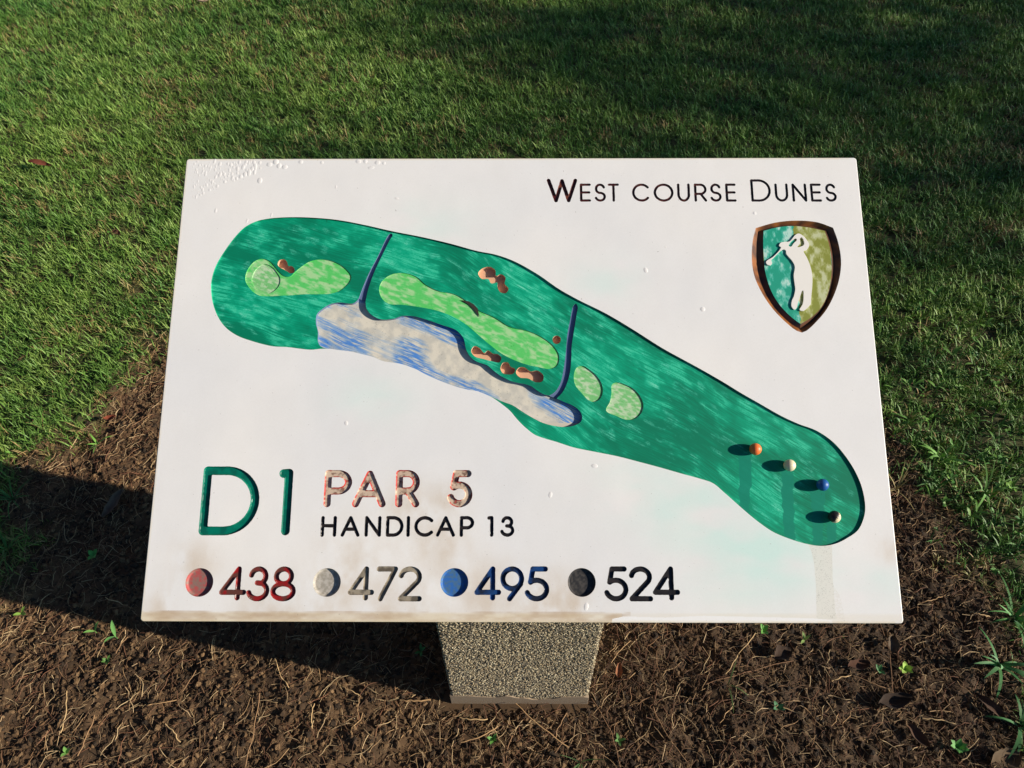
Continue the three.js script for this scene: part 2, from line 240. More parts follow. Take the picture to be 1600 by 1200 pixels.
// ---- engraved strokes: distance field to a rounded groove, cut into the face
const arc = (cx, cy, rx, ry, a0, a1, n = 18) => Array.from({ length: n + 1 }, (_, k) => { const a = (a0 + (a1 - a0) * k / n) * Math.PI / 180; return [cx + rx * Math.cos(a), cy + ry * Math.sin(a)]; });
const bowl = [[0, 0], [0.45, 0], ...arc(0.5, 0.29, 0.5, 0.29, -85, 85), [0.45, 0.58], [0, 0.58]];
const GL = {
  D: [[[0, 1], [0, 0], [0.36, 0], ...arc(0.4, 0.5, 0.6, 0.5, -88, 88, 26), [0.36, 1], [0, 1]]],
  1: [[[0, 0.01], [1, 0], [1, 1]]], I: [[[0, 0], [0, 1]]],
  P: [[[0, 1], [0, 0]], bowl], R: [[[0, 1], [0, 0]], bowl, [[0.52, 0.58], [1, 1]]],
  A: [[[0, 1], [0.5, 0], [1, 1]], [[0.19, 0.66], [0.81, 0.66]]],
  5: [[[0.92, 0], [0.3, 0], [0.17, 0.44], ...arc(0.48, 0.69, 0.5, 0.31, -128, 160, 24)]],
  H: [[[0, 0], [0, 1]], [[1, 0], [1, 1]], [[0, 0.46], [1, 0.46]]], N: [[[0, 1], [0, 0], [1, 1], [1, 0]]],
  C: [arc(0.55, 0.5, 0.55, 0.5, -42, -318, 26)], O: [arc(0.5, 0.5, 0.5, 0.5, 0, 360, 32)],
  E: [[[1, 0], [0, 0], [0, 1], [1, 1]], [[0, 0.49], [0.94, 0.49]]], T: [[[0, 0], [1, 0]], [[0.5, 0], [0.5, 1]]],
  U: [[[0, 0], ...arc(0.5, 0.62, 0.5, 0.38, 180, 0), [1, 0]]], W: [[[0, 0], [0.27, 1], [0.5, 0.02], [0.74, 1], [1, 0]]],
  S: [[...arc(0.5, 0.26, 0.45, 0.26, -22, -265, 20), ...arc(0.5, 0.76, 0.5, 0.24, -85, 162, 20)]],
  3: [[...arc(0.5, 0.25, 0.4, 0.25, 190, 430, 20), [0.45, 0.47]], [[0.45, 0.47], ...arc(0.5, 0.73, 0.5, 0.27, -70, 165, 20)]],
  4: [[[0.725, 1], [0.725, 0], [0, 0.81], [1, 0.81]]],
  2: [[...arc(0.5, 0.27, 0.48, 0.27, 190, 392, 20), [0.02, 1], [1, 1]]], 7: [[[0, 0], [1, 0], [0.12, 1]]],
  8: [arc(0.5, 0.25, 0.37, 0.25, 0, 360, 26), arc(0.5, 0.75, 0.5, 0.25, 0, 360, 30)],
  9: [arc(0.5, 0.33, 0.5, 0.33, 0, 360, 30), [[0.95, 0.5], [0.36, 1]]],
};
const segD = (x, y, a, b) => { const ex = b[0] - a[0], ey = b[1] - a[1], t = clamp(((x - a[0]) * ex + (y - a[1]) * ey) / (ex * ex + ey * ey + 1e-12)); return Math.hypot(a[0] + ex * t - x, a[1] + ey * t - y); };
// marching squares over field f (negative inside); depth(d) gives the cut for a point d inside the edge. Returns geometry and rim loops
function carve(x0, y0, x1, y1, c, f, depth, tint) {
  const nx = Math.ceil((x1 - x0) / c) + 1, ny = Math.ceil((y1 - y0) / c) + 1, F = new Float64Array(nx * ny);
  for (let j = 0; j < ny; j++) for (let i = 0; i < nx; i++) { let v = f(x0 + i * c, y0 + j * c); if (Math.abs(v) < 0.06 * c) v = v < 0 ? -0.06 * c : 0.06 * c; F[j * nx + i] = v; }
  const pos = [], cl = [], uv = [], idx = [], vid = new Map(), next = new Map();
  const add = (key, x, y, d) => { let k = vid.get(key); if (k === undefined) { k = pos.length / 3; vid.set(key, k); pos.push(x, y, -depth(d)); cl.push(...tint(x, y, d)); uv.push(...bUV(x, y)); } return k; };
  for (let j = 0; j < ny - 1; j++) for (let i = 0; i < nx - 1; i++) {
    const q = [[i, j], [i + 1, j], [i + 1, j + 1], [i, j + 1]], fv = q.map(([a, b]) => F[b * nx + a]); if (fv.every(v => v > 0)) continue;
    const poly = [];
    for (let k = 0; k < 4; k++) { const [a, b] = q[k], [a2, b2] = q[(k + 1) % 4], v = fv[k], w = fv[(k + 1) % 4];
      if (v < 0) poly.push([add('p' + a + ',' + b, x0 + a * c, y0 + b * c, -v), 0]);
      if ((v < 0) !== (w < 0)) { const t = v / (v - w), k1 = b * nx + a, k2 = b2 * nx + a2; poly.push([add('e' + Math.min(k1, k2) + ',' + Math.max(k1, k2), x0 + (a + (a2 - a) * t) * c, y0 + (b + (b2 - b) * t) * c, 0), 1]); } }
    for (let k = 1; k < poly.length - 1; k++) idx.push(poly[0][0], poly[k][0], poly[k + 1][0]);
    const onSide = (a, b) => false;
    for (let k = 0; k < poly.length; k++) { const A = poly[k], Bq = poly[(k + 1) % poly.length]; if (A[1] && Bq[1]) next.set(A[0], Bq[0]); }
  }
  const loops = [], seen = new Set();
  for (const s of next.keys()) { if (seen.has(s)) continue; const L = []; let k = s; while (k !== undefined && !seen.has(k)) { seen.add(k); L.push([pos[k * 3], pos[k * 3 + 1]]); k = next.get(k); } if (L.length > 3) loops.push(L); }
  return { geo: geoFrom(pos, idx, cl, uv), loops };
}
const holes = [], islands = [];   // cut out of the white face / left standing inside a letter
const rim = loops => { for (const L of loops) (area(L) > 0 ? holes : islands).push(L); };
const cutPaint = std({ vertexColors: true, roughness: 0.33 }), cutWorn = std({ vertexColors: true, roughness: 0.6 });
function glyph(ch, xl, xr, yt, yb, r, parent, tint, mat, prof = 0.56) {
  const L = onBoard(xl, yb), R = onBoard(xr, yb), T = onBoard(xl, yt), sx = R[0] - L[0], sy = L[1] - T[1];
  const st = GL[ch].map(P => P.map(([x, y]) => [L[0] + x * sx, T[1] + y * sy])); let a = 1e9, b = 1e9, c = -1e9, d = -1e9;
  st.flat().forEach(([x, y]) => { a = Math.min(a, x); b = Math.min(b, y); c = Math.max(c, x); d = Math.max(d, y); });
  const f = (x, y) => { let m = 1e9; for (const P of st) for (let i = 1; i < P.length; i++) m = Math.min(m, segD(x, y, P[i - 1], P[i])); return m - r - (noise(x * 500, y * 500) - 0.5) * 0.00025; };
  const e = r * 1.6, cell = r / 7;
  const { geo, loops } = carve(a - e, b - e, c + e, d + e, cell, f, q => { const t = clamp(q / (r * 0.2)); return prof * r * (t * (2 - t) * 0.88 + 0.12 * clamp(q / r)); }, tint);
  rim(loops); const m = mesh(/\d/.test(ch) ? 'digit' : 'letter', bakeBoard(toCreasedNormals(geo, 0.5)), mat, parent); m.userData.label = 'engraved ' + (/\d/.test(ch) ? 'digit ' : 'letter ') + ch; return m;
}
const word = (name) => { const g = new THREE.Group(); g.name = name; sign.add(g); return g; };
const speck = (c1, c2, sc, bias = 0) => { const A = lin(c1), Bc = lin(c2); return (x, y) => mix3(A, Bc, clamp((fbm(x * sc, y * sc, 3) - 0.5) * 3.2 + 0.5 + bias)); };
const teal = speck([2, 114, 92], [6, 92, 76], 130);
const gD = word('hole_number'); glyph('D', 317, 395, 735.5, 829.5, 0.0053, gD, teal, cutPaint); glyph(1, 437.5, 446, 739, 829.5, 0.0053, gD, teal, cutPaint);
const gP = word('par_lettering');
{ const red = lin([176, 52, 44]), beige = lin([196, 176, 154]), brown = lin([112, 84, 70]);
  const t = (x, y, d) => { const n = fbm(x * 420, y * 420, 3), k = fbm(x * 90 + 9, y * 90, 3); let c = mix3(beige, brown, clamp((n - 0.5) * 3 + (k - 0.5) * 2.4 + 0.2)); return mix3(c, red, sstep(0.52, 0.66, k * 0.6 + noise(x * 420, y * 420) * 0.25 + (d < 0.0013 ? 0.26 : 0) - (x > -0.1 ? 0.08 : 0))); };
  glyph('P', 511, 543, 740, 787, 0.0044, gP, t, cutWorn); glyph('A', 555.5, 597, 741, 787, 0.0044, gP, t, cutWorn); glyph('R', 623, 649.5, 740, 787, 0.0044, gP, t, cutWorn); glyph(5, 703.5, 733, 740, 787, 0.0044, gP, t, cutWorn); }
const black = speck([28, 25, 25], [44, 38, 36], 200);
const gH = word('handicap_lettering');
for (const [c, a, b] of [['H', 503.3, 522.5], ['A', 534.7, 559], ['N', 572, 592.5], ['D', 605.2, 627.5], ['I', 637.5, 641], ['C', 649.5, 675], ['A', 683.7, 708.3], ['P', 720.7, 738], [1, 763.8, 768.3], [3, 784, 801]]) glyph(c, a, b, 809, 836, 0.0021, gH, black, cutPaint, 0.9);
const rows = [['red_distance', [[4, 345.5, 380], [3, 387.5, 416], [8, 425.5, 457.5]], speck([142, 30, 30], [98, 58, 50], 150)], ['grey_distance', [[4, 547, 580], [7, 591, 616.5], [2, 625, 655]], speck([150, 140, 122], [92, 84, 72], 150)],
  ['blue_distance', [[4, 745, 779], [9, 785.5, 815], [5, 823.5, 855]], speck([28, 66, 120], [32, 38, 52], 110)], ['black_distance', [[5, 948, 979], [2, 987, 1016.5], [4, 1024.5, 1059]], speck([30, 28, 28], [46, 42, 40], 150)]];
for (const [n, gs, t] of rows) { const g = word(n + '_lettering'); for (const [c, a, b] of gs) glyph(c, a, b, 889, c === 4 ? 934 : 935.5, 0.0031, g, t, n[0] === 'g' ? cutWorn : cutPaint, 0.75); }
const gT = word('course_title');
for (const [c, a, b, cap] of [['W', 857.5, 899.5, 1], ['E', 908.2, 921.5], ['S', 931, 945], ['T', 952.3, 965.8], ['C', 990, 1013.5], ['O', 1023.7, 1051], ['U', 1060.7, 1076.8], ['R', 1087.2, 1103], ['S', 1112, 1126], ['E', 1136.3, 1149], ['D', 1176, 1203.5, 1], ['U', 1213.5, 1230.5], ['N', 1240.5, 1259.5], ['E', 1269.3, 1282.5], ['S', 1292.3, 1306]]) {
  const f = sstep(1060, 1170, a), t0 = speck([74, 26, 26], [112, 62, 48], 260, c === 'W' ? 0 : -0.5), t = (x, y) => mix3(t0(x, y), lin([26, 22, 24]), 0.35 * (a > 905) + 0.6 * f);
  glyph(c, a, b, cap ? 282 : 288.6, 313.3, c === 'W' ? 0.0025 : 0.00168, gT, t, cutPaint, 0.9);
}
// distance discs: flat bottomed pockets
for (const [n, u, t] of [['red', 311.5, speck([168, 78, 76], [134, 108, 98], 380)], ['grey', 510.7, speck([180, 174, 164], [152, 146, 134], 420)], ['blue', 710, speck([36, 98, 172], [66, 104, 136], 380)], ['black', 909, speck([28, 28, 30], [66, 62, 58], 420, -0.2)]]) {
  const c = onBoard(u, 910), r = 0.0166, { geo, loops } = carve(c[0] - r * 1.2, c[1] - r * 1.2, c[0] + r * 1.2, c[1] + r * 1.2, 0.0008, (x, y) => Math.hypot(x - c[0], y - c[1]) - r, d => 0.0042 * Math.sqrt(Math.max(0, 1 - (1 - clamp(d / 0.0024)) ** 2)), t);
  rim(loops); mesh('distance_disc', bakeBoard(geo), cutWorn, sign).userData.label = n + ' recessed disc before a distance';
}
console.log('engraved', holes.length, islands.length);

// ---- shield emblem
const shieldZ = P => B(Z(6, 1160, 330, P));
const resample = (P, n) => { const c = new THREE.CatmullRomCurve3(P.map(([x, y]) => new THREE.Vector3(x, y, 0)), false, 'centripetal'); return c.getSpacedPoints(n - 1).map(p => [p.x, p.y]); };
const sideLoop = (left, top, right) => [...resample(left, 26).slice(0, -1), ...resample(top, 16).slice(0, -1), ...resample(right, 26).slice(0, -1)];
const shO = sideLoop(shieldZ([[560, 1138], [510, 1122], [400, 1035], [280, 910], [180, 760], [110, 600], [88, 440], [98, 270], [125, 158]]), shieldZ([[125, 158], [300, 108], [490, 88], [700, 103], [850, 155]]), shieldZ([[850, 155], [895, 280], [925, 450], [915, 600], [870, 760], [790, 920], [690, 1040], [600, 1122], [560, 1138]]));
const shI = sideLoop(shieldZ([[550, 1050], [480, 1000], [370, 890], [290, 770], [235, 620], [210, 480], [203, 300], [205, 180]]), shieldZ([[205, 180], [320, 150], [450, 135], [600, 145], [775, 180]]), shieldZ([[775, 180], [818, 320], [838, 480], [832, 640], [800, 780], [740, 900], [650, 990], [550, 1050]]));
holes.push(area(shO) > 0 ? shO : shO.slice().reverse());
{
  const mixP = t => shO.map((p, i) => [p[0] + (shI[i][0] - p[0]) * t, p[1] + (shI[i][1] - p[1]) * t]);
  const rings = [[0, 0], [0.12, -0.0012], [0.48, -0.0058], [0.56, -0.0058], [0.92, -0.0022], [1, -0.0018]].map(([t, z]) => [mixP(t), z]), pos = [], idx = [], cl = [], n = shO.length;
  const cop = lin([168, 104, 52]), brn = lin([88, 58, 42]), drk = lin([52, 40, 38]);
  rings.forEach(([P, z], k) => { for (let i = 0; i <= n; i++) { const [x, y] = P[i % n]; pos.push(x, y, z); const w = fbm(x * 160, y * 160, 3); cl.push(...mix3(mix3(cop, brn, clamp((w - 0.5) * 3 + 0.45)), drk, k > 2 ? 0.75 : k * 0.12)); } });
  for (let k = 0; k < rings.length - 1; k++) for (let i = 0; i < n; i++) { const a = k * (n + 1) + i, b = a + n + 1; idx.push(a, a + 1, b, a + 1, b + 1, b); }
  const shield = mesh('shield_border', bakeBoard(geoFrom(pos, idx, cl)), std({ vertexColors: true, roughness: 0.3 }), sign); shield.userData.label = 'bronze painted carved shield border';
  const golfer = B(Z(6, 1160, 330, [[222, 478], [235, 500], [265, 506], [278, 488], [272, 460], [295, 436], [384, 358], [408, 368], [412, 398], [470, 470], [492, 520], [482, 600], [490, 680], [496, 730], [482, 800], [466, 835], [461, 890], [488, 922], [510, 905], [520, 862], [545, 790], [560, 748], [570, 743], [575, 800], [566, 870], [538, 925], [570, 934], [612, 905], [640, 868], [646, 800], [655, 700], [655, 600], [632, 500], [602, 430], [578, 388], [576, 374], [605, 360], [626, 320], [605, 270], [570, 232], [530, 209], [500, 220], [440, 284], [395, 286], [357, 298], [345, 325], [362, 338], [285, 430], [235, 460]]));
  const gS = smooth(golfer, true, 0.0007), h1 = smooth(B(Z(6, 1160, 330, [[435, 325], [450, 292], [500, 255], [511, 268], [482, 300], [456, 332]])), true, 0.0006), h2 = smooth(B(Z(6, 1160, 330, [[541, 256], [558, 245], [581, 300], [570, 322], [516, 336], [541, 302]])), true, 0.0006);
  // painted panel: teal on one side of the seam, olive on the other
  let a = 1e9, b = 1e9, c = -1e9, d = -1e9; shI.forEach(([x, y]) => { a = Math.min(a, x); b = Math.min(b, y); c = Math.max(c, x); d = Math.max(d, y); });
  const seamT = onBoard(1240, 352), seamB = onBoard(1251.6, 505);
  const tex = dataTex(512, 640, (u, v) => { const x = a + (c - a) * u, y = b + (d - b) * v, sx = seamB[0] + (seamT[0] - seamB[0]) * (y - seamB[1]) / (seamT[1] - seamB[1]) + (noise(y * 300, 3) - 0.5) * 0.002;
    const w = fbm(x * 150 + 5, y * 90, 4), k = noise(x * 900, y * 500), sc = clamp((w - 0.5) * 3.4 + 0.3 + (k - 0.5) * 0.4); return x < sx ? mix3([8, 150, 122], [176, 214, 200], sc) : mix3([128, 134, 48], [200, 204, 172], sc * 0.8); });
  const pg = new THREE.ShapeGeometry(toShape(shI.map((p, i) => [p[0] + (shO[i][0] - p[0]) * 0.03, p[1] + (shO[i][1] - p[1]) * 0.03]), [gS])); const pp = pg.attributes.position;
  for (let i = 0; i < pp.count; i++) { pg.attributes.uv.setXY(i, (pp.getX(i) - a) / (c - a), (pp.getY(i) - b) / (d - b)); pp.setZ(i, -0.0018); }
  const holeFloor = h => { const g = new THREE.ShapeGeometry(toShape(h)), q = g.attributes.position; for (let i = 0; i < q.count; i++) { g.attributes.uv.setXY(i, (q.getX(i) - a) / (c - a), (q.getY(i) - b) / (d - b)); q.setZ(i, -0.0018); } return g; };
  mesh('painted_panel', bakeBoard(join(pg, holeFloor(h1), holeFloor(h2))), std({ map: tex, roughness: 0.5 }), shield).userData.label = 'shield panel half teal and half olive';
  const gm = join(sheet(gS, 0, [h1, h2]), wall(gS, 0, -0.0019), wall(h1, 0, -0.0019), wall(h2, 0, -0.0019));
  mesh('golfer_figure', bakeBoard(gm), std({ color: col(232, 228, 220), roughness: 0.45 }), shield).userData.label = 'white raised golfer silhouette mid swing';
}

// ---- painted surfaces of the face
const px = {}; const bp = (u, v) => onBoard(u, v);
const inPoly = (P, x, y) => { let s = false; for (let i = 0, j = P.length - 1; i < P.length; j = i++) { const [ax, ay] = P[j], [bx, by] = P[i]; if ((by > y) !== (ay > y) && x < (ax - bx) * (y - by) / (ay - by) + bx) s = !s; } return s; };
const blot = (P, r) => P.map(([u, v, k]) => [...bp(u, v), (k ?? 1) * r]);
const boardTex = (() => {
  const strip = B([[1262, 848], [1300, 848], [1301, 900], [1304, 940], [1307, 967], [1276, 967], [1275, 920], [1272, 880], [1268, 862]]);
  const clean = B([[955, 975], [957, 967], [975, 963], [1040, 965], [1100, 962], [1270, 966], [1300, 969], [1300, 978]]);
  const side = B([[1302, 915], [1312, 930], [1318, 955], [1320, 968], [1308, 967]]);
  const aqua = [[1030, 770, 90], [1110, 800, 80], [1190, 850, 70], [1230, 880, 60], [1370, 915, 45], [680, 352, 70], [590, 620, 60], [960, 440, 60], [1150, 900, 90]].map(([u, v, r]) => [...bp(u, v), r * 0.00078]);
  const brown = [[300, 885, 45], [250, 945, 30], [420, 955, 60], [560, 880, 70], [640, 790, 40], [700, 780, 35], [640, 950, 70], [760, 930, 60], [850, 945, 60], [900, 960, 50], [520, 945, 50], [690, 850, 50], [1385, 860, 22]].map(([u, v, r]) => [...bp(u, v), r * 0.00078]);
  const yb = bp(800, 956)[1], yl = bp(800, 964)[1];
  return dataTex(2048, 1360, (u, v) => {
    const x = (u - 0.5) * BW, y = (v - 0.5) * BL; let c = [231, 229, 226];
    const lo = fbm(x * 9 + 4, y * 9, 3) - 0.5, mid = fbm(x * 40, y * 26 + 9, 3) - 0.5, hi = noise(x * 900, y * 900) - 0.5;
    c = [c[0] + lo * 12 + mid * 6, c[1] + lo * 9 + mid * 6, c[2] + lo * 4 + mid * 6];
    let q = 0; for (const [a, b, r] of aqua) { const d = ((x - a) ** 2 * 0.5 + (y - b) ** 2 * 1.6) / (r * r); if (d < 3) q += Math.exp(-d * 1.5); } q *= clamp(fbm(x * 18, y * 34 + 2, 3) * 1.9 - 0.35); c = mix3(c, [206, 230, 222], clamp(q * 0.5));
    let w = 0; for (const [a, b, r] of brown) { const d = ((x - a) ** 2 + (y - b) ** 2) / (r * r); if (d < 3) w += Math.exp(-d * 1.5); } w *= clamp(fbm(x * 44 + 3, y * 30, 5) * 2.2 - 0.6); w += (noise(x * 1400, y * 1400) > 0.84 ? 0.16 : 0) * clamp(w * 2); c = mix3(c, [196, 176, 152], clamp(w * 0.5));
    if (y < yb) { const e = clamp((yb - y) / 0.003) * (x < 0.12 ? 1 : 0.35); c = mix3(c, [216, 200, 166], e * (0.35 + 0.4 * fbm(x * 50, y * 200, 3))); }
    if (y < yl + 0.006 && x < 0.13) c = mix3(c, [168, 138, 108], clamp(fbm(x * 45, y * 130 + 7, 3) * 2 - 0.7) * 0.5);
    if (x > 0.3 && y < -0.12 && inPoly(strip, x, y)) { c = mix3(c, [218, 216, 204], 0.65); if (noise(x * 1300, y * 1300) > 0.8) c = c.map(k => k - 22); }
    if (x > 0.3 && y < -0.12 && inPoly(side, x, y)) { c = mix3(c, [206, 200, 186], 0.15 + hi * 0.5); }
    if (y < -0.24 && inPoly(clean, x, y)) c = [236, 235, 232];
    const ed = Math.min(x + BW / 2, BW / 2 - x, y + BL / 2, BL / 2 - y); if (ed < 0.0035 && x < 0.44) c = mix3(c, [226, 208, 170], 0.6 * (1 - ed / 0.0035) * clamp(0.4 + noise(x * 90, y * 90)));
    const sp = noise(x * 520 + 31, y * 520 + 8); if (sp > 0.988) c = mix3(c, [120, 112, 104], 0.6);
    return c.map(k => k + hi * 3);
  });
})();
console.log('board paint');
const streaks = [[[1155.6, 708], [1175, 708], [1174, 760], [1171, 815], [1160, 815], [1155, 760]], [[1221, 735], [1240, 735], [1242, 790], [1245, 850], [1229, 850], [1224, 790]], [[1267, 765], [1292, 765], [1289, 800], [1287, 860], [1273, 860], [1271, 800]], [[1294, 815], [1309, 815], [1308, 860], [1295, 860]]].map(B);
const fairTex = dataTex(2048, 1360, (u, v) => {
  const x = (u - 0.5) * BW, y = (v - 0.5) * BL; if (x < -0.42 || x > 0.43 || y < -0.22 || y > 0.24) return [4, 136, 104];
  const cy = x < -0.1 ? 0.06 - (x + 0.1) * 0.3 : 0.06 - (x + 0.1) * 0.62, t = y - cy + fbm(x * 9, y * 9, 2) * 0.02, s = x;
  const st = noise(s * 34 + 3, t * 900), st2 = noise(s * 80 + 9, t * 1900), big = fbm(s * 13 + 31, t * 24, 4), med = fbm(s * 60, t * 110 + 4, 4), gr = noise(x * 1400, y * 1400);
  let c = mix3([0, 118, 88], [0, 158, 120], clamp((big - 0.5) * 2.2 + 0.5 + (st - 0.5) * 0.4 + (st2 - 0.5) * 0.6 + (med - 0.5) * 1.0));
  const scuff = clamp((med - 0.5) * 4.5 + (big - 0.52) * 3.5) * clamp((st * 0.5 + st2 * 0.75 + gr * 0.35 - 0.6) * 3.2); c = mix3(c, [86, 206, 166], clamp(scuff * 0.7));
  const hot = sstep(0.6, 0.78, fbm(s * 70 + 7, t * 120 + 60, 4)) * clamp(st2 * 1.2 + gr * 0.8 - 0.6); c = mix3(c, [168, 228, 204], hot * 0.5);
  if (x > 0.24 && y < -0.03) for (const P of streaks) if (inPoly(P, x + (noise(y * 160, 5) - 0.5) * 0.003, y)) c = mix3(c, [0, 126, 102], 0.88);
  const dk = noise(x * 460, y * 460); if (dk > 0.985) c = mix3(c, [16, 60, 46], 0.6);
  return c;
});
const paleTexture = (A, Bc, sc, off) => dataTex(1024, 680, (u, v) => { const x = (u - 0.5) * BW, y = (v - 0.5) * BL, t = y + x * 0.35; const b = fbm(x * sc + off, t * sc * 2 + off, 4), s = noise(x * 120, t * 900), k = noise(x * 1100, y * 1100); let c = mix3(A, Bc, clamp((b - 0.5) * 3.6 + 0.42 + (s - 0.5) * 0.7)); if (k > 0.93) c = c.map(q => q - 26); return c; });
const pondTex = dataTex(2048, 1360, (u, v) => { const x = (u - 0.5) * BW, y = (v - 0.5) * BL; if (x < -0.27 || x > 0.12 || y < -0.06 || y > 0.16) return [200, 192, 176]; const t = y + x * 0.42 + fbm(x * 12, y * 12, 2) * 0.012; const b = fbm(x * 22 + 4, t * 50, 3), s = noise(x * 60, t * 900), s2 = noise(x * 150 + 7, t * 1500), k = noise(x * 1000, y * 1000);
  let c = mix3([214, 207, 190], [192, 188, 176], clamp((fbm(x * 120, y * 120, 3) - 0.5) * 3 + 0.5)); const rightEnd = sstep(-0.05, 0.1, x) * 0.25; const blue = clamp((b - 0.5) * 4.2 + 0.42 + rightEnd) * clamp((s * 0.6 + s2 * 0.6 - 0.34) * 2.4); c = mix3(c, [58, 122, 204], blue * 0.9); if (k > 0.9) c = c.map(q => q - 30); return c; });
const whiteMat = std({ map: boardTex, roughness: 0.42 });
const fairMat = new THREE.MeshPhysicalMaterial({ side: THREE.DoubleSide, map: fairTex, roughness: 0.6, specularIntensity: 0.35 }), paleMat = std({ map: paleTexture([84, 196, 98], [160, 208, 146], 120, 8), roughness: 0.6 }), dryMat = std({ map: paleTexture([112, 186, 112], [182, 206, 168], 190, 31), roughness: 0.7 }), pondMat = std({ map: pondTex, roughness: 0.6 });

// ---- the board itself
{
  holes.push(area(carveOutline) > 0 ? carveOutline : carveOutline.slice().reverse());
  const rect = (ins) => { const P = [], r = Math.max(0.0008, 0.004 - ins), w = BW / 2 - ins - r, h = BL / 2 - ins - r; for (const [sx, sy, a0] of [[1, 1, 0], [-1, 1, 90], [-1, -1, 180], [1, -1, 270]]) for (let k = 0; k <= 5; k++) { const a = (a0 + k * 18) * Math.PI / 180; P.push([sx * w + r * Math.cos(a), sy * h + r * Math.sin(a)]); } return P; };
  const geos = [sheet(rect(0.001), 0, holes)]; for (const L of islands) geos.push(sheet(L.slice().reverse(), 0));
  const prof = [[0.001, 0], [0.0005, -0.00014], [0.00014, -0.0005], [0, -0.001], [0, -0.0288], [0.001, -0.03]], pos = [], uv = [], idx = [], n = 24;
  const ring = (i0, i1) => { const p = [], q = [], id = []; for (let k = i0; k <= i1; k++) { const P = rect(prof[k][0]); for (let i = 0; i <= n; i++) { const [x, y] = P[i % n]; p.push(x, y, prof[k][1]); q.push(...bUV(x * 0.999, y * 0.999)); } } for (let k = 0; k < i1 - i0; k++) for (let i = 0; i < n; i++) { const a = k * (n + 1) + i, b = a + n + 1; id.push(a, b, a + 1, a + 1, b, b + 1); } return geoFrom(p, id, null, q); };
  geos.push(ring(0, 3), ring(3, 5), sheet(rect(0.001), -0.03));
  const board = mesh('board', bakeBoard(join(...geos)), whiteMat, sign); board.userData.label = 'white painted board with dirt and dye stains';
  // swollen paint blisters in the coating
  const dome = new THREE.SphereGeometry(1, 14, 7, 0, 6.2832, 0, Math.PI / 2); dome.rotateX(Math.PI / 2);
  const spots = [];
  for (let i = 0; i < 250 && spots.length < 104; i++) { const u = 302 + Math.pow(rnd(), 1.5) * 105, v = 252 + rnd() * (58 - (u - 302) * 0.42); const k = (u - 300) / 110; const a = rr(1.3, 2.9) * (0.7 + k * 0.7), P = [u, v, a, a * rr(1.1, 2.2)]; if (spots.every(q => Math.hypot(q[0] - u, q[1] - v) > (q[2] + a) * 0.72)) spots.push(P); }
  spots.push([406, 282, 4.2, 5.5], [431, 253, 5, 5], [436, 259, 4, 5], [421, 257, 5, 4], [445, 261, 5, 4], [470, 253, 4, 3.5], [503, 254, 3, 3], [560, 252, 5, 4], [571, 252, 3.5, 4], [590, 254, 5, 4], [580, 262, 6, 3], [600, 255, 3, 3], [525, 292, 2, 4], [337, 329, 2.5, 5], [424, 336, 2, 5], [386, 345, 2, 5], [1009, 422, 3.5, 5], [1098, 483, 4, 4], [1040, 386, 2, 2], [541, 661, 3, 4], [916, 948, 3.5, 6], [929, 728, 5, 3.5], [860, 773, 3, 5], [1179, 333, 3, 3], [620, 310, 4, 2.5]);
  const bm = std({ color: col(231, 228, 224), roughness: 0.4 });
  for (const [u, v, a, b] of spots) { const [x, y] = onBoard(u, v), s = 0.0008, m = mesh('blister', dome, bm, board); const f = MB.clone().multiply(new THREE.Matrix4().compose(new THREE.Vector3(x, y, -0.0001), new THREE.Quaternion().setFromAxisAngle(new THREE.Vector3(0, 0, 1), rr(-0.25, 0.25)), new THREE.Vector3(a * s, b * s, Math.min(a, b) * s * 0.17))); f.decompose(m.position, m.quaternion, m.scale); }
}
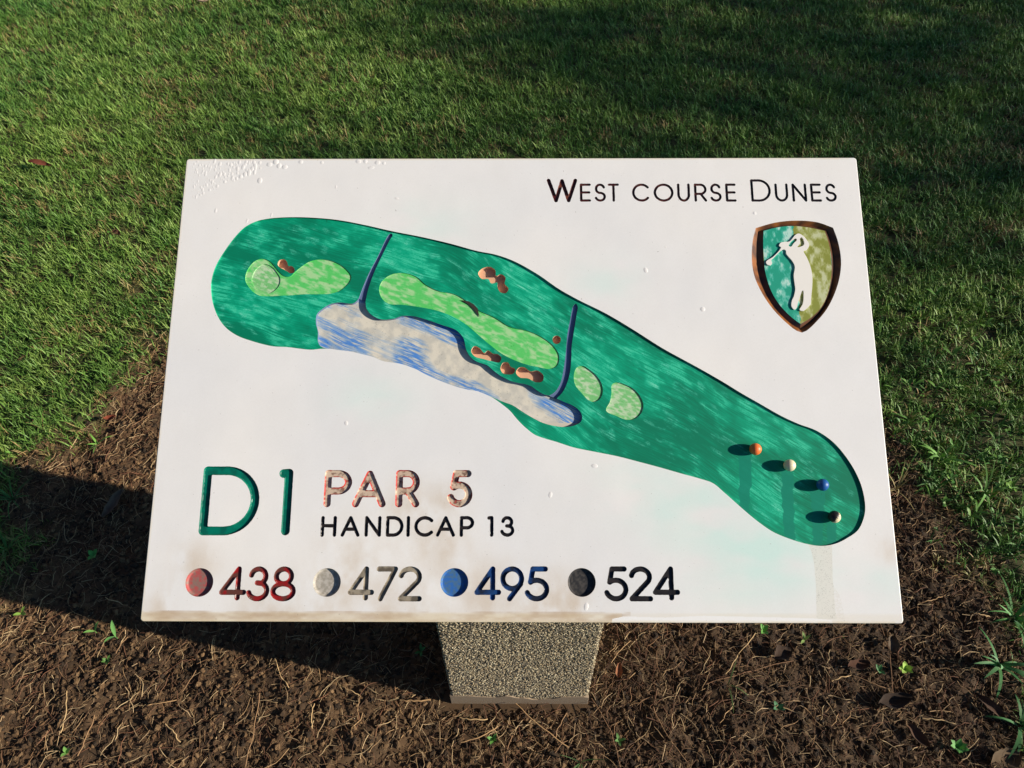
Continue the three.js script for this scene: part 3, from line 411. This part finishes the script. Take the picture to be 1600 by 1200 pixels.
{ // carved map
  const ZF = -0.0026, ZP = -0.0072;
  const fw = mesh('fairway', bakeBoard(join(sheet(fairwayOutline, ZF, [greenOutline, stripOutline, teeA, teeB, ...bunkers]), wall(outerPath, 0, ZF - 0.0003, false))), fairMat, sign); fw.userData.label = 'carved dark green hole outline';
  const deep = col(98, 114, 146);
  const blueMat = std({ color: deep, roughness: 0.4 });
  const pond = mesh('pond', bakeBoard(sheet(pondOutline, ZP)), pondMat, fw); pond.userData.label = 'beige pond brushed with blue';
  mesh('pond_bank', bakeBoard(join(wall(p1, ZF, ZP, false), wall(p2, ZF, ZP, false), wall(p3, ZF, ZP, false), wall(pondBottom, 0, ZP, false))), blueMat, fw).userData.label = 'blue painted bank of the pond';
  for (const S of [stream1, stream2]) mesh('stream', bakeBoard(join(sheet(S, ZF - 0.0028), wall(S, ZF, ZP, false))), blueMat, fw).userData.label = 'narrow blue carved stream';
  const pale = (name, P, z, h = [], top = ZF, label, mt = paleMat) => { const m = mesh(name, bakeBoard(join(sheet(P, z, h), wall(P, top, z))), mt, fw); m.userData.label = label; return m; };
  pale('green_apron', greenOutline, ZF - 0.0009, [cupOutline], ZF, 'pale green apron around the putting green');
  pale('putting_green', cupOutline, ZF - 0.0019, [], ZF - 0.0009, 'round pale putting green', dryMat);
  pale('fairway_strip', stripOutline, ZF - 0.0009, [], ZF, 'long pale green fairway strip');
  pale('tee_ground', teeA, ZF - 0.0013, [], ZF, 'oval pale green patch', dryMat); pale('tee_ground', teeB, ZF - 0.0013, [], ZF, 'rounded pale green patch', dryMat);
  const sand = std({ color: col(206, 164, 132), roughness: 0.85 });
  for (const P of bunkers) mesh('bunker', bakeBoard(join(sheet(P, ZF - 0.0062), wall(P, ZF, ZF - 0.0062))), sand, fw).userData.label = 'sunken sand coloured bunker';
  // tee marker balls standing on the map
  const R = 0.0073;
  for (const [label, u, v, c, c2] of [['orange tee ball', 1180.5, 701.7, [244, 120, 56]], ['cream tee ball', 1234, 727, [226, 214, 178]], ['blue tee ball', 1285.6, 757.5, [26, 88, 158]], ['cream tee ball half painted black', 1304, 807.5, [226, 212, 174], [30, 24, 24]]]) {
    const g = new THREE.SphereGeometry(R, 36, 24), p = g.attributes.position, cl = [], A = lin(c), C2 = c2 && lin(c2);
    for (let i = 0; i < p.count; i++) { const x = p.getX(i) / R, y = p.getY(i) / R, z = p.getZ(i) / R; let k = mix3(A, A.map(q => q * 0.82), clamp((fbm(x * 5 + 9, y * 5 + z * 3 + 9, 3) - 0.45) * 2)); if (C2 && x * 0.8 - y * 0.5 - z * 0.25 + (noise(x * 7 + 20, y * 7 + z * 6 + 20) - 0.5) * 0.5 < 0.0) k = C2; cl.push(...k); }
    g.setAttribute('color', new THREE.Float32BufferAttribute(cl, 3)); const [x, y] = onBoard(u, v, ZF + R); g.translate(x, y, ZF + R - 0.0004);
    mesh('tee_ball', bakeBoard(g), std({ vertexColors: true, roughness: 0.45 }), sign).userData.label = label;
  }
}
// ---- concrete post
{
  const hw = 0.1355, top = 0.80, conc = lin([112, 102, 84]);
  const under = z => BC.y - 0.03 / Math.cos(TILT) - z * Math.tan(TILT) + 0.004; // meets the board's underside
  const pos = [], idx = []; const ring = [[-1, 1], [1, 1], [1, -1], [-1, -1]], ch = 0.006;
  const P8 = [[-hw + ch, hw], [hw - ch, hw], [hw, hw - ch], [hw, -hw + ch], [hw - ch, -hw], [-hw + ch, -hw], [-hw, -hw + ch], [-hw, hw - ch]];
  for (const lvl of [0, 1]) for (const [x, z] of P8) pos.push(x * (lvl ? 1 : 1), lvl ? under(z) : -0.1, z);
  for (let i = 0; i < 8; i++) { const j = (i + 1) % 8; idx.push(i, j, i + 8, j, j + 8, i + 8); }
  for (let i = 1; i < 7; i++) { idx.push(8, 8 + i, 9 + i); }
  const post = mesh('post', geoFrom(pos, idx).toNonIndexed(), std({ color: col(84, 78, 66), roughness: 0.95 }), sign); post.geometry.computeVertexNormals(); post.userData.label = 'square exposed aggregate concrete post';
  { const f = [], n = 30; for (let i = 0; i <= n; i++) { const t = -hw - 0.0015 + (2 * hw + 0.003) * i / n; f.push([t, 0.028 + (noise(t * 40 + 3, 3) - 0.5) * 0.016 - (t > 0.01 && t < 0.08 ? 0.02 * Math.sin((t - 0.01) / 0.07 * 3.14) : 0)]); }
    const shp = toShape([[-hw - 0.0015, -0.06], [hw + 0.0015, -0.06], ...f.reverse()]), g = new THREE.ExtrudeGeometry(shp, { depth: 0.004, bevelEnabled: true, bevelSize: 0.0008, bevelThickness: 0.0008, bevelSegments: 2 }); g.translate(0, 0, hw - 0.0025);
    mesh('mortar_skirt', g, std({ color: col(142, 124, 102), roughness: 0.95 }), post).userData.label = 'smooth mortar strip at the foot of the post'; }
  // exposed aggregate: small stones set in the faces
  const g = new THREE.IcosahedronGeometry(0.0019, 0), list = [], tones = [[182, 166, 132], [158, 144, 116], [128, 116, 96], [204, 190, 158], [104, 96, 84], [148, 128, 96]].map(lin);
  for (let f = 0; f < 4; f++) { const n = f === 0 ? 30000 : 17000; for (let i = 0; i < n; i++) { const t = rr(-hw + 0.003, hw - 0.003), a = f * Math.PI / 2, x = Math.sin(a) * hw + Math.cos(a) * t, z = Math.cos(a) * hw - Math.sin(a) * t, y = rr(0.0, under(z) - 0.004), lim = 0.026 + (noise(t * 40 + 3, 3) - 0.5) * 0.016 - (t > 0.01 && t < 0.08 ? 0.02 * Math.sin((t - 0.01) / 0.07 * 3.14) : 0); if (f === 0 && y < lim) continue; if (f && y < 0.02) continue;
    list.push({ x: x - Math.sin(a) * 0.0006, y, z: z - Math.cos(a) * 0.0006, s: rr(0.55, 1.25), sy: rr(0.7, 1.2), rx: rnd() * 6, ry: rnd() * 6, c: toned(tones[Math.floor(rnd() * 6)], rr(0.75, 1.2)) }); } }
  scatter('aggregate', g, std({ roughness: 0.85 }), list, null, null, post).userData.label = 'small stones set in the concrete';
}
console.log('sign done');

// ================================================================ SMALL THINGS ON THE GROUND
{ // a loose tree beyond the right of the view: its thin shade lies across the far lawn
  const tree = new THREE.Group(); tree.name = 'tree'; scene.add(tree); tag(tree, 'loose crowned tree standing off the sunny side of the lawn', 'tree');
  const base = new THREE.Vector3(14.4, 0, -0.1); tree.position.copy(base); const bark = std({ color: col(98, 84, 68), roughness: 0.95 });
  const limb = (pts, r0, r1) => { const g = new THREE.TubeGeometry(new THREE.CatmullRomCurve3(pts), 12, 1, 8), p = g.attributes.position, c = new THREE.CatmullRomCurve3(pts); for (let i = 0; i <= 12; i++) { const o = c.getPointAt(i / 12), r = r0 + (r1 - r0) * i / 12; for (let k = 0; k <= 8; k++) { const q = i * 9 + k; p.setXYZ(q, o.x + (p.getX(q) - o.x) * r, o.y + (p.getY(q) - o.y) * r, o.z + (p.getZ(q) - o.z) * r); } } g.computeVertexNormals(); return g; };
  const W3 = (x, y, z) => new THREE.Vector3(x, y, z), gs = [limb([W3(0, -0.1, 0), W3(0.08, 1.4, 0.03), W3(-0.05, 2.8, 0.05), W3(0, 4.4, 0), W3(0.1, 6.0, -0.1)], 0.13, 0.03)], tips = [];
  for (let i = 0; i < 20; i++) { const a = i * 2.4, y = rr(2.9, 5.2), l = rr(0.8, 1.75), e = W3(Math.cos(a) * l, y + rr(0.4, 1.3), Math.sin(a) * l); gs.push(limb([W3(0, y, 0), W3(e.x * 0.5, y + 0.35, e.z * 0.5), e], 0.045, 0.012)); tips.push(e); }
  tips.push(W3(0.1, 6.1, -0.1), W3(-0.3, 5.6, 0.3), W3(0.3, 5.4, -0.4));
  mesh('trunk', mergeGeometries(gs), bark, tree);
  const lg = ribbon(0.13, 0.075, 0.6, 0.2, 3), list = [], A = lin([74, 104, 44]), Bq = lin([104, 128, 58]);
  for (const t of tips) for (let i = 0; i < 330; i++) { const d = W3(rr(-1, 1), rr(-1, 1), rr(-1, 1)); if (d.length() > 1) continue; list.push({ x: t.x + d.x * 0.75, y: t.y + d.y * 0.6, z: t.z + d.z * 0.75, s: rr(0.7, 1.2), rx: rr(-1.5, 1.5), ry: rnd() * 6.28, rz: rr(-1, 1), c: mix3(A, Bq, rnd()) }); }
  scatter('crown', lg, leafMat, list, null, null, tree);
}
function deadLeaf(len, w, curl, tone) { const pos = [], idx = [], cl = [], nx = 10, ny = 5, A = lin(tone), Bq = A.map(v => v * 0.55);
  for (let i = 0; i <= nx; i++) for (let j = 0; j <= ny; j++) { const t = i / nx, s = j / ny * 2 - 1, hw = w / 2 * Math.pow(Math.sin(Math.PI * clamp(t * 0.96 + 0.02)), 0.75) * (1 + (noise(i * 0.9 + len * 900, j < 3 ? 1 : 7) - 0.5) * 0.35); pos.push((t - 0.5) * len, curl * w * (s * s) * 0.6 + curl * len * 0.12 * Math.sin(t * 5 + len * 300) + Math.abs(s) * 0.0008, s * hw); cl.push(...mix3(A, Bq, clamp(noise(i * 1.3, j * 1.3 + len * 700) * 0.9 + (j === 2 || j === 3 ? 0.05 : 0)))); }
  for (let i = 0; i < nx; i++) for (let j = 0; j < ny; j++) { const a = i * (ny + 1) + j, b = a + ny + 1; idx.push(a, a + 1, b, a + 1, b + 1, b); }
  return geoFrom(pos, idx, cl); }
const litter = std({ vertexColors: true, roughness: 1 });
for (const [u, v, len, w, turn, lift, tone, label] of [
  [62, 256, 0.085, 0.022, -0.2, 0.045, [122, 64, 42], 'curled reddish brown dead leaf lying on top of the lawn grass'],
  [178, 787, 0.075, 0.026, 1.1, 0.014, [116, 98, 82], 'torn grey brown dead leaf at the edge of the post shadow'],
  [1223, 1023, 0.042, 0.032, 0.4, 0.012, [70, 54, 42], 'round dark dead leaf below the sign near a long straw'],
  [1342, 1041, 0.046, 0.026, 0.1, 0.012, [86, 58, 42], 'folded dark brown dead leaf between straw below the board corner'],
  [1394, 1008, 0.038, 0.022, 1.3, 0.012, [92, 78, 62], 'small grey ribbed dead leaf near the board corner'],
  [1398, 1096, 0.07, 0.03, 0.15, 0.014, [58, 44, 34], 'split blackish dead leaf with a brown inner fold'],
  [1548, 1105, 0.06, 0.02, -0.9, 0.014, [80, 58, 42], 'narrow brown dead leaf beside the green weeds'],
  [1434, 1150, 0.05, 0.022, -1.0, 0.012, [84, 60, 44], 'slim brown dead leaf lying in the straw'],
  [1568, 1188, 0.065, 0.038, 0.3, 0.016, [104, 86, 64], 'large tan mottled dead leaf on the soil'],
  [967, 1048, 0.03, 0.014, 1.4, 0.012, [150, 98, 66], 'small orange brown flake beside the post'],
  [318, 2, 0.05, 0.024, 0.5, 0.04, [176, 150, 128], 'pale tan dead leaf far out in the lawn'],
  [182, 365, 0.04, 0.018, -0.5, 0.036, [120, 76, 56], 'small brown dead leaf sunk in sunny grass'],
  [172, 653, 0.03, 0.014, 0.3, 0.014, [132, 66, 44], 'small rust red leaf scrap on dry thatch'],
  [1478, 965, 0.05, 0.014, -0.6, 0.014, [98, 80, 60], 'thin brown leaf blade at the soil edge'],
]) { const [x, z] = onGround(u, v, lift), m = mesh(numbered('dead_leaf'), deadLeaf(len, w, 0.5, tone), litter, scene); m.position.set(x, Math.max(lift, groundY(x, z) + 0.003), z); m.rotation.set(rr(-0.2, 0.2), turn, rr(-0.12, 0.12)); tag(m, label, 'leaf', 'dead leaves on the ground'); }

const weedMat = new THREE.MeshPhysicalMaterial({ side: THREE.DoubleSide, vertexColors: true, roughness: 0.7, transmission: 0.25, thickness: 0 });
function seedling(n, len, w, tone) { const gs = []; for (let i = 0; i < n; i++) { const pos = [], idx = [], cl = [], A = lin(tone), k = rr(0.85, 1.15); for (let s = 0; s <= 6; s++) { const t = s / 6, hw = w / 2 * Math.sin(Math.PI * clamp(0.08 + t * 0.9)), y = 0.35 * len * Math.sin(t * 1.9), x = len * t; pos.push(x, y, -hw, x, y - hw * 0.2, 0, x, y, hw); for (let q = 0; q < 3; q++) cl.push(...A.map(v => v * k * (q === 1 ? 1.15 : 1))); if (s) { const b = s * 3; for (let q = 0; q < 2; q++) idx.push(b - 3 + q, b - 2 + q, b + q, b - 2 + q, b + 1 + q, b + q); } }
    const g = geoFrom(pos, idx, cl); g.rotateZ(rr(0.1, 0.6)); g.rotateY(i / n * 6.283 + rr(-0.5, 0.5)); gs.push(g); }
  const st = ribbon(len * 0.5, 0.0015, 0.1, 0, 2, 0); const c = new Float32Array(st.attributes.position.count * 3); for (let i = 0; i < c.length; i += 3) c.set(lin(tone), i); st.setAttribute('color', new THREE.BufferAttribute(c, 3)); st.translate(0, -len * 0.45, 0); gs.push(st); return mergeGeometries(gs.map(g => { const q = g.toNonIndexed(); return q; })); }
for (const [u, v, n, len, w, tone, label] of [
  [1194, 985, 4, 0.016, 0.009, [104, 168, 66], 'bright two leaved seedling just below the board edge'],
  [1416, 1044, 6, 0.016, 0.011, [150, 184, 70], 'yellow green clover seedling below the board corner'],
  [1496, 1168, 7, 0.02, 0.011, [86, 148, 62], 'green clover seedling beside a tan dead leaf'],
  [1376, 1046, 4, 0.014, 0.008, [70, 128, 66], 'small dark green seedling between dead leaves'],
  [1258, 998, 3, 0.018, 0.006, [128, 156, 78], 'pale green sprout under the board edge'],
  [143, 865, 4, 0.016, 0.011, [76, 160, 66], 'small round leaved seedling inside the post shadow'],
  [32, 957, 3, 0.016, 0.008, [130, 168, 66], 'yellow green sprout where the post shadow ends'],
  [178, 992, 2, 0.034, 0.009, [116, 176, 92], 'upright two bladed green sprout in sunny soil'],
  [146, 984, 2, 0.024, 0.007, [110, 160, 76], 'short leaning green sprout on the shadow edge'],
  [657, 1014, 4, 0.016, 0.006, [60, 130, 60], 'little green seedling in dark shade against the post'],
  [102, 1175, 3, 0.014, 0.008, [120, 170, 80], 'tiny green seedling on soil crumbs'],
  [1215, 1106, 4, 0.014, 0.008, [64, 120, 72], 'tiny bluish green seedling among straw'],
  [770, 1152, 4, 0.014, 0.007, [86, 142, 58], 'tiny green seedling in front of the post'],
  [968, 1154, 4, 0.014, 0.006, [92, 140, 66], 'tiny green sprout in loose soil in front of the post'],
  [165, 1030, 6, 0.012, 0.006, [84, 128, 52], 'low creeping green seedling on crumbly soil'],
]) { const [x, z] = onGround(u, v, 0.012), m = mesh(numbered('seedling'), seedling(n, len, w, tone), weedMat, scene); m.position.set(x, groundY(x, z) + len * 0.42, z); m.rotation.y = rnd() * 6; tag(m, label, 'seedling', 'seedlings in the soil'); }

function grassClump(n, lmin, lmax, w, tone) { const gs = []; for (let i = 0; i < n; i++) { const g = ribbon(rr(lmin, lmax), w * rr(0.7, 1.2), rr(0.7, 1.9), rr(-0.5, 0.5), 6); const c = new Float32Array(g.attributes.position.count * 3), A = toned(lin(tone), rr(0.75, 1.25)); for (let k = 0; k < c.length; k += 3) c.set(A, k); g.setAttribute('color', new THREE.BufferAttribute(c, 3)); g.rotateX(rr(0.1, 0.8)); g.rotateY(rnd() * 6.283); gs.push(g); } return mergeGeometries(gs); }
for (const [u, v, n, l0, l1, w, tone, label] of [
  [1585, 965, 16, 0.05, 0.11, 0.008, [74, 136, 56], 'broad bladed green weed clump at the soil edge beside the board corner'],
  [1562, 1040, 12, 0.05, 0.1, 0.009, [64, 126, 58], 'dark green broad bladed weed leaning over the soil'],
  [1592, 1135, 14, 0.05, 0.1, 0.008, [56, 112, 52], 'dark green weed clump beside the narrow dead leaf'],
  [1470, 715, 10, 0.05, 0.1, 0.010, [112, 164, 64], 'light green weed with one long broad blade beside the board'],
  [1540, 770, 12, 0.05, 0.12, 0.006, [104, 150, 62], 'long bladed grass clump arching beside the bare soil'],
  [1404, 760, 10, 0.05, 0.1, 0.003, [160, 142, 84], 'yellowed grass clump against the board side'],
  [20, 780, 16, 0.04, 0.09, 0.005, [66, 120, 48], 'green grass clump inside the post shadow'],
  [12, 860, 16, 0.04, 0.09, 0.005, [72, 124, 46], 'dense green grass clump at the far end of the post shadow'],
  [150, 690, 5, 0.03, 0.06, 0.006, [120, 170, 70], 'short green grass sprig on dry thatch'],
  [908, 1190, 5, 0.05, 0.09, 0.003, [88, 128, 62], 'thin grass blades sprouting in front of the post'],
  [1137, 1070, 3, 0.04, 0.08, 0.004, [104, 130, 66], 'two green grass blades lying under the board edge'],
]) { const [x, z] = onGround(u, v, 0.005), m = mesh(numbered('grass_clump'), grassClump(n, l0, l1, w, tone), weedMat, scene); m.position.set(x, groundY(x, z) - 0.003, z); tag(m, label, 'grass', 'weedy grass clumps'); }

// long dry stalks that can be picked out one by one: both ends traced on the ground
const stalkTone = [[176, 140, 96], [150, 116, 80], [196, 164, 116], [130, 96, 66]];
let stalkN = 0;
for (const [u0, v0, u1, v1, w, t, label] of [
  [807, 1098, 888, 1168, 0.0026, 0, 'long tan stalk lying just in front of the post'],
  [885, 1114, 867, 1156, 0.002, 1, 'short stalk crossing a long tan stalk before the post'],
  [718, 1121, 762, 1123, 0.0026, 2, 'pale flat straw lying level in front of the post'],
  [720, 1160, 779, 1135, 0.0024, 0, 'tan stalk pointing at the post front'],
  [625, 1094, 674, 1093, 0.003, 0, 'orange tan straw on the shadow edge beside the post'],
  [925, 1090, 970, 1198, 0.0016, 3, 'thin brown stem running from the post toward the open soil'],
  [690, 1129, 730, 1106, 0.0014, 3, 'thin grey stem before the post corner'],
  [406, 1086, 382, 1198, 0.002, 1, 'kinked brown stalk in open soil by the shadow'],
  [430, 1030, 455, 1080, 0.002, 2, 'forked pale stalk reaching out of the post shadow'],
  [535, 1072, 563, 1086, 0.0018, 2, 'short pale forked stalk outside the shadow'],
  [563, 1086, 558, 1124, 0.0018, 1, 'branch of the pale forked stalk'],
  [490, 1098, 488, 1140, 0.0022, 2, 'upright looking pair of tan straws in open soil'],
  [310, 1042, 286, 1080, 0.0018, 1, 'straw on sunny soil beneath the board corner'],
  [104, 1078, 95, 1145, 0.0024, 2, 'long tan straw on the clay patch'],
  [147, 1118, 121, 1182, 0.0024, 1, 'dark tan stalk beside the clay patch'],
  [200, 994, 182, 1020, 0.002, 1, 'slanting stalk next to the upright sprout'],
  [226, 1102, 276, 1094, 0.0022, 0, 'flat tan straw in loose crumbs'],
  [258, 1130, 282, 1160, 0.0026, 2, 'thick pale root piece in loose crumbs'],
  [1182, 988, 1134, 1054, 0.0018, 2, 'long pale straw slanting from the board edge'],
  [1102, 1070, 1240, 1032, 0.0018, 3, 'long greenish dry stem below the board'],
  [1300, 1063, 1330, 1056, 0.0022, 2, 'short bright straw below a folded dead leaf'],
  [1336, 1056, 1392, 1078, 0.0018, 1, 'straw running to the split blackish leaf'],
  [1443, 1122, 1492, 1132, 0.0024, 2, 'pale straw beside slim brown leaf'],
  [1200, 1096, 1252, 1116, 0.0018, 2, 'pale straw near the bluish seedling'],
  [1516, 955, 1548, 964, 0.0024, 2, 'pale straw at the weed edge'],
  [1440, 942, 1476, 930, 0.002, 0, 'orange straw on dark soil beside the board'],
  [1370, 960, 1395, 1100, 0.0014, 3, 'thin brown stem beneath the board corner'],
  [1020, 1105, 1075, 1190, 0.0014, 1, 'thin curved stem in dense straw'],
  [945, 1052, 985, 1000, 0.0018, 0, 'tan stem leaning near the post side'],
]) {
  const [x0, z0] = onGround(u0, v0, 0.008), [x1, z1] = onGround(u1, v1, 0.008), n = 9, pts = [];
  for (let k = 0; k <= n; k++) { const tt = k / n, x = x0 + (x1 - x0) * tt, z = z0 + (z1 - z0) * tt, b = Math.sin(tt * Math.PI) * 0.06 * (hash(stalkN, 5) - 0.5) * 2, L = Math.hypot(x1 - x0, z1 - z0); const xx = x + (z1 - z0) * b + (hash(k, stalkN) - 0.5) * 0.003, zz = z - (x1 - x0) * b + (hash(k + 50, stalkN) - 0.5) * 0.003; pts.push(new THREE.Vector3(xx, Math.max(groundY(xx, zz) + 0.006, 0.006 + 0.004 * Math.sin(tt * 3)), zz)); }
  const g = new THREE.TubeGeometry(new THREE.CatmullRomCurve3(pts), 24, w / 2, 5), m = mesh(numbered('dry_stalk'), g, std({ color: col(...stalkTone[t]), roughness: 0.75 }), scene); tag(m, label, 'stalk', 'long dry stalks on the soil'); stalkN++;
}
{ // dark sliver stuck on the map
  const P = B(Z(4, 560, 340, [[640, 512], [690, 520], [722, 540], [745, 565], [750, 590], [757, 615], [738, 595], [722, 572], [690, 540]])), g = new THREE.ExtrudeGeometry(toShape(P), { depth: 0.0006, bevelEnabled: false }); g.translate(0, 0, -0.0029);
  tag(mesh('dry_sliver', bakeBoard(g), std({ color: col(44, 40, 30), roughness: 0.8 }), scene), 'thin dark sliver of dried leaf stuck on the pale fairway strip', 'leaf scrap');
}

const renderer = new THREE.WebGLRenderer({ antialias: true });
renderer.setSize(1024, 768); renderer.toneMapping = THREE.LinearToneMapping; renderer.toneMappingExposure = EXPOSURE; renderer.shadowMap.enabled = true;
renderer.render(scene, camera);
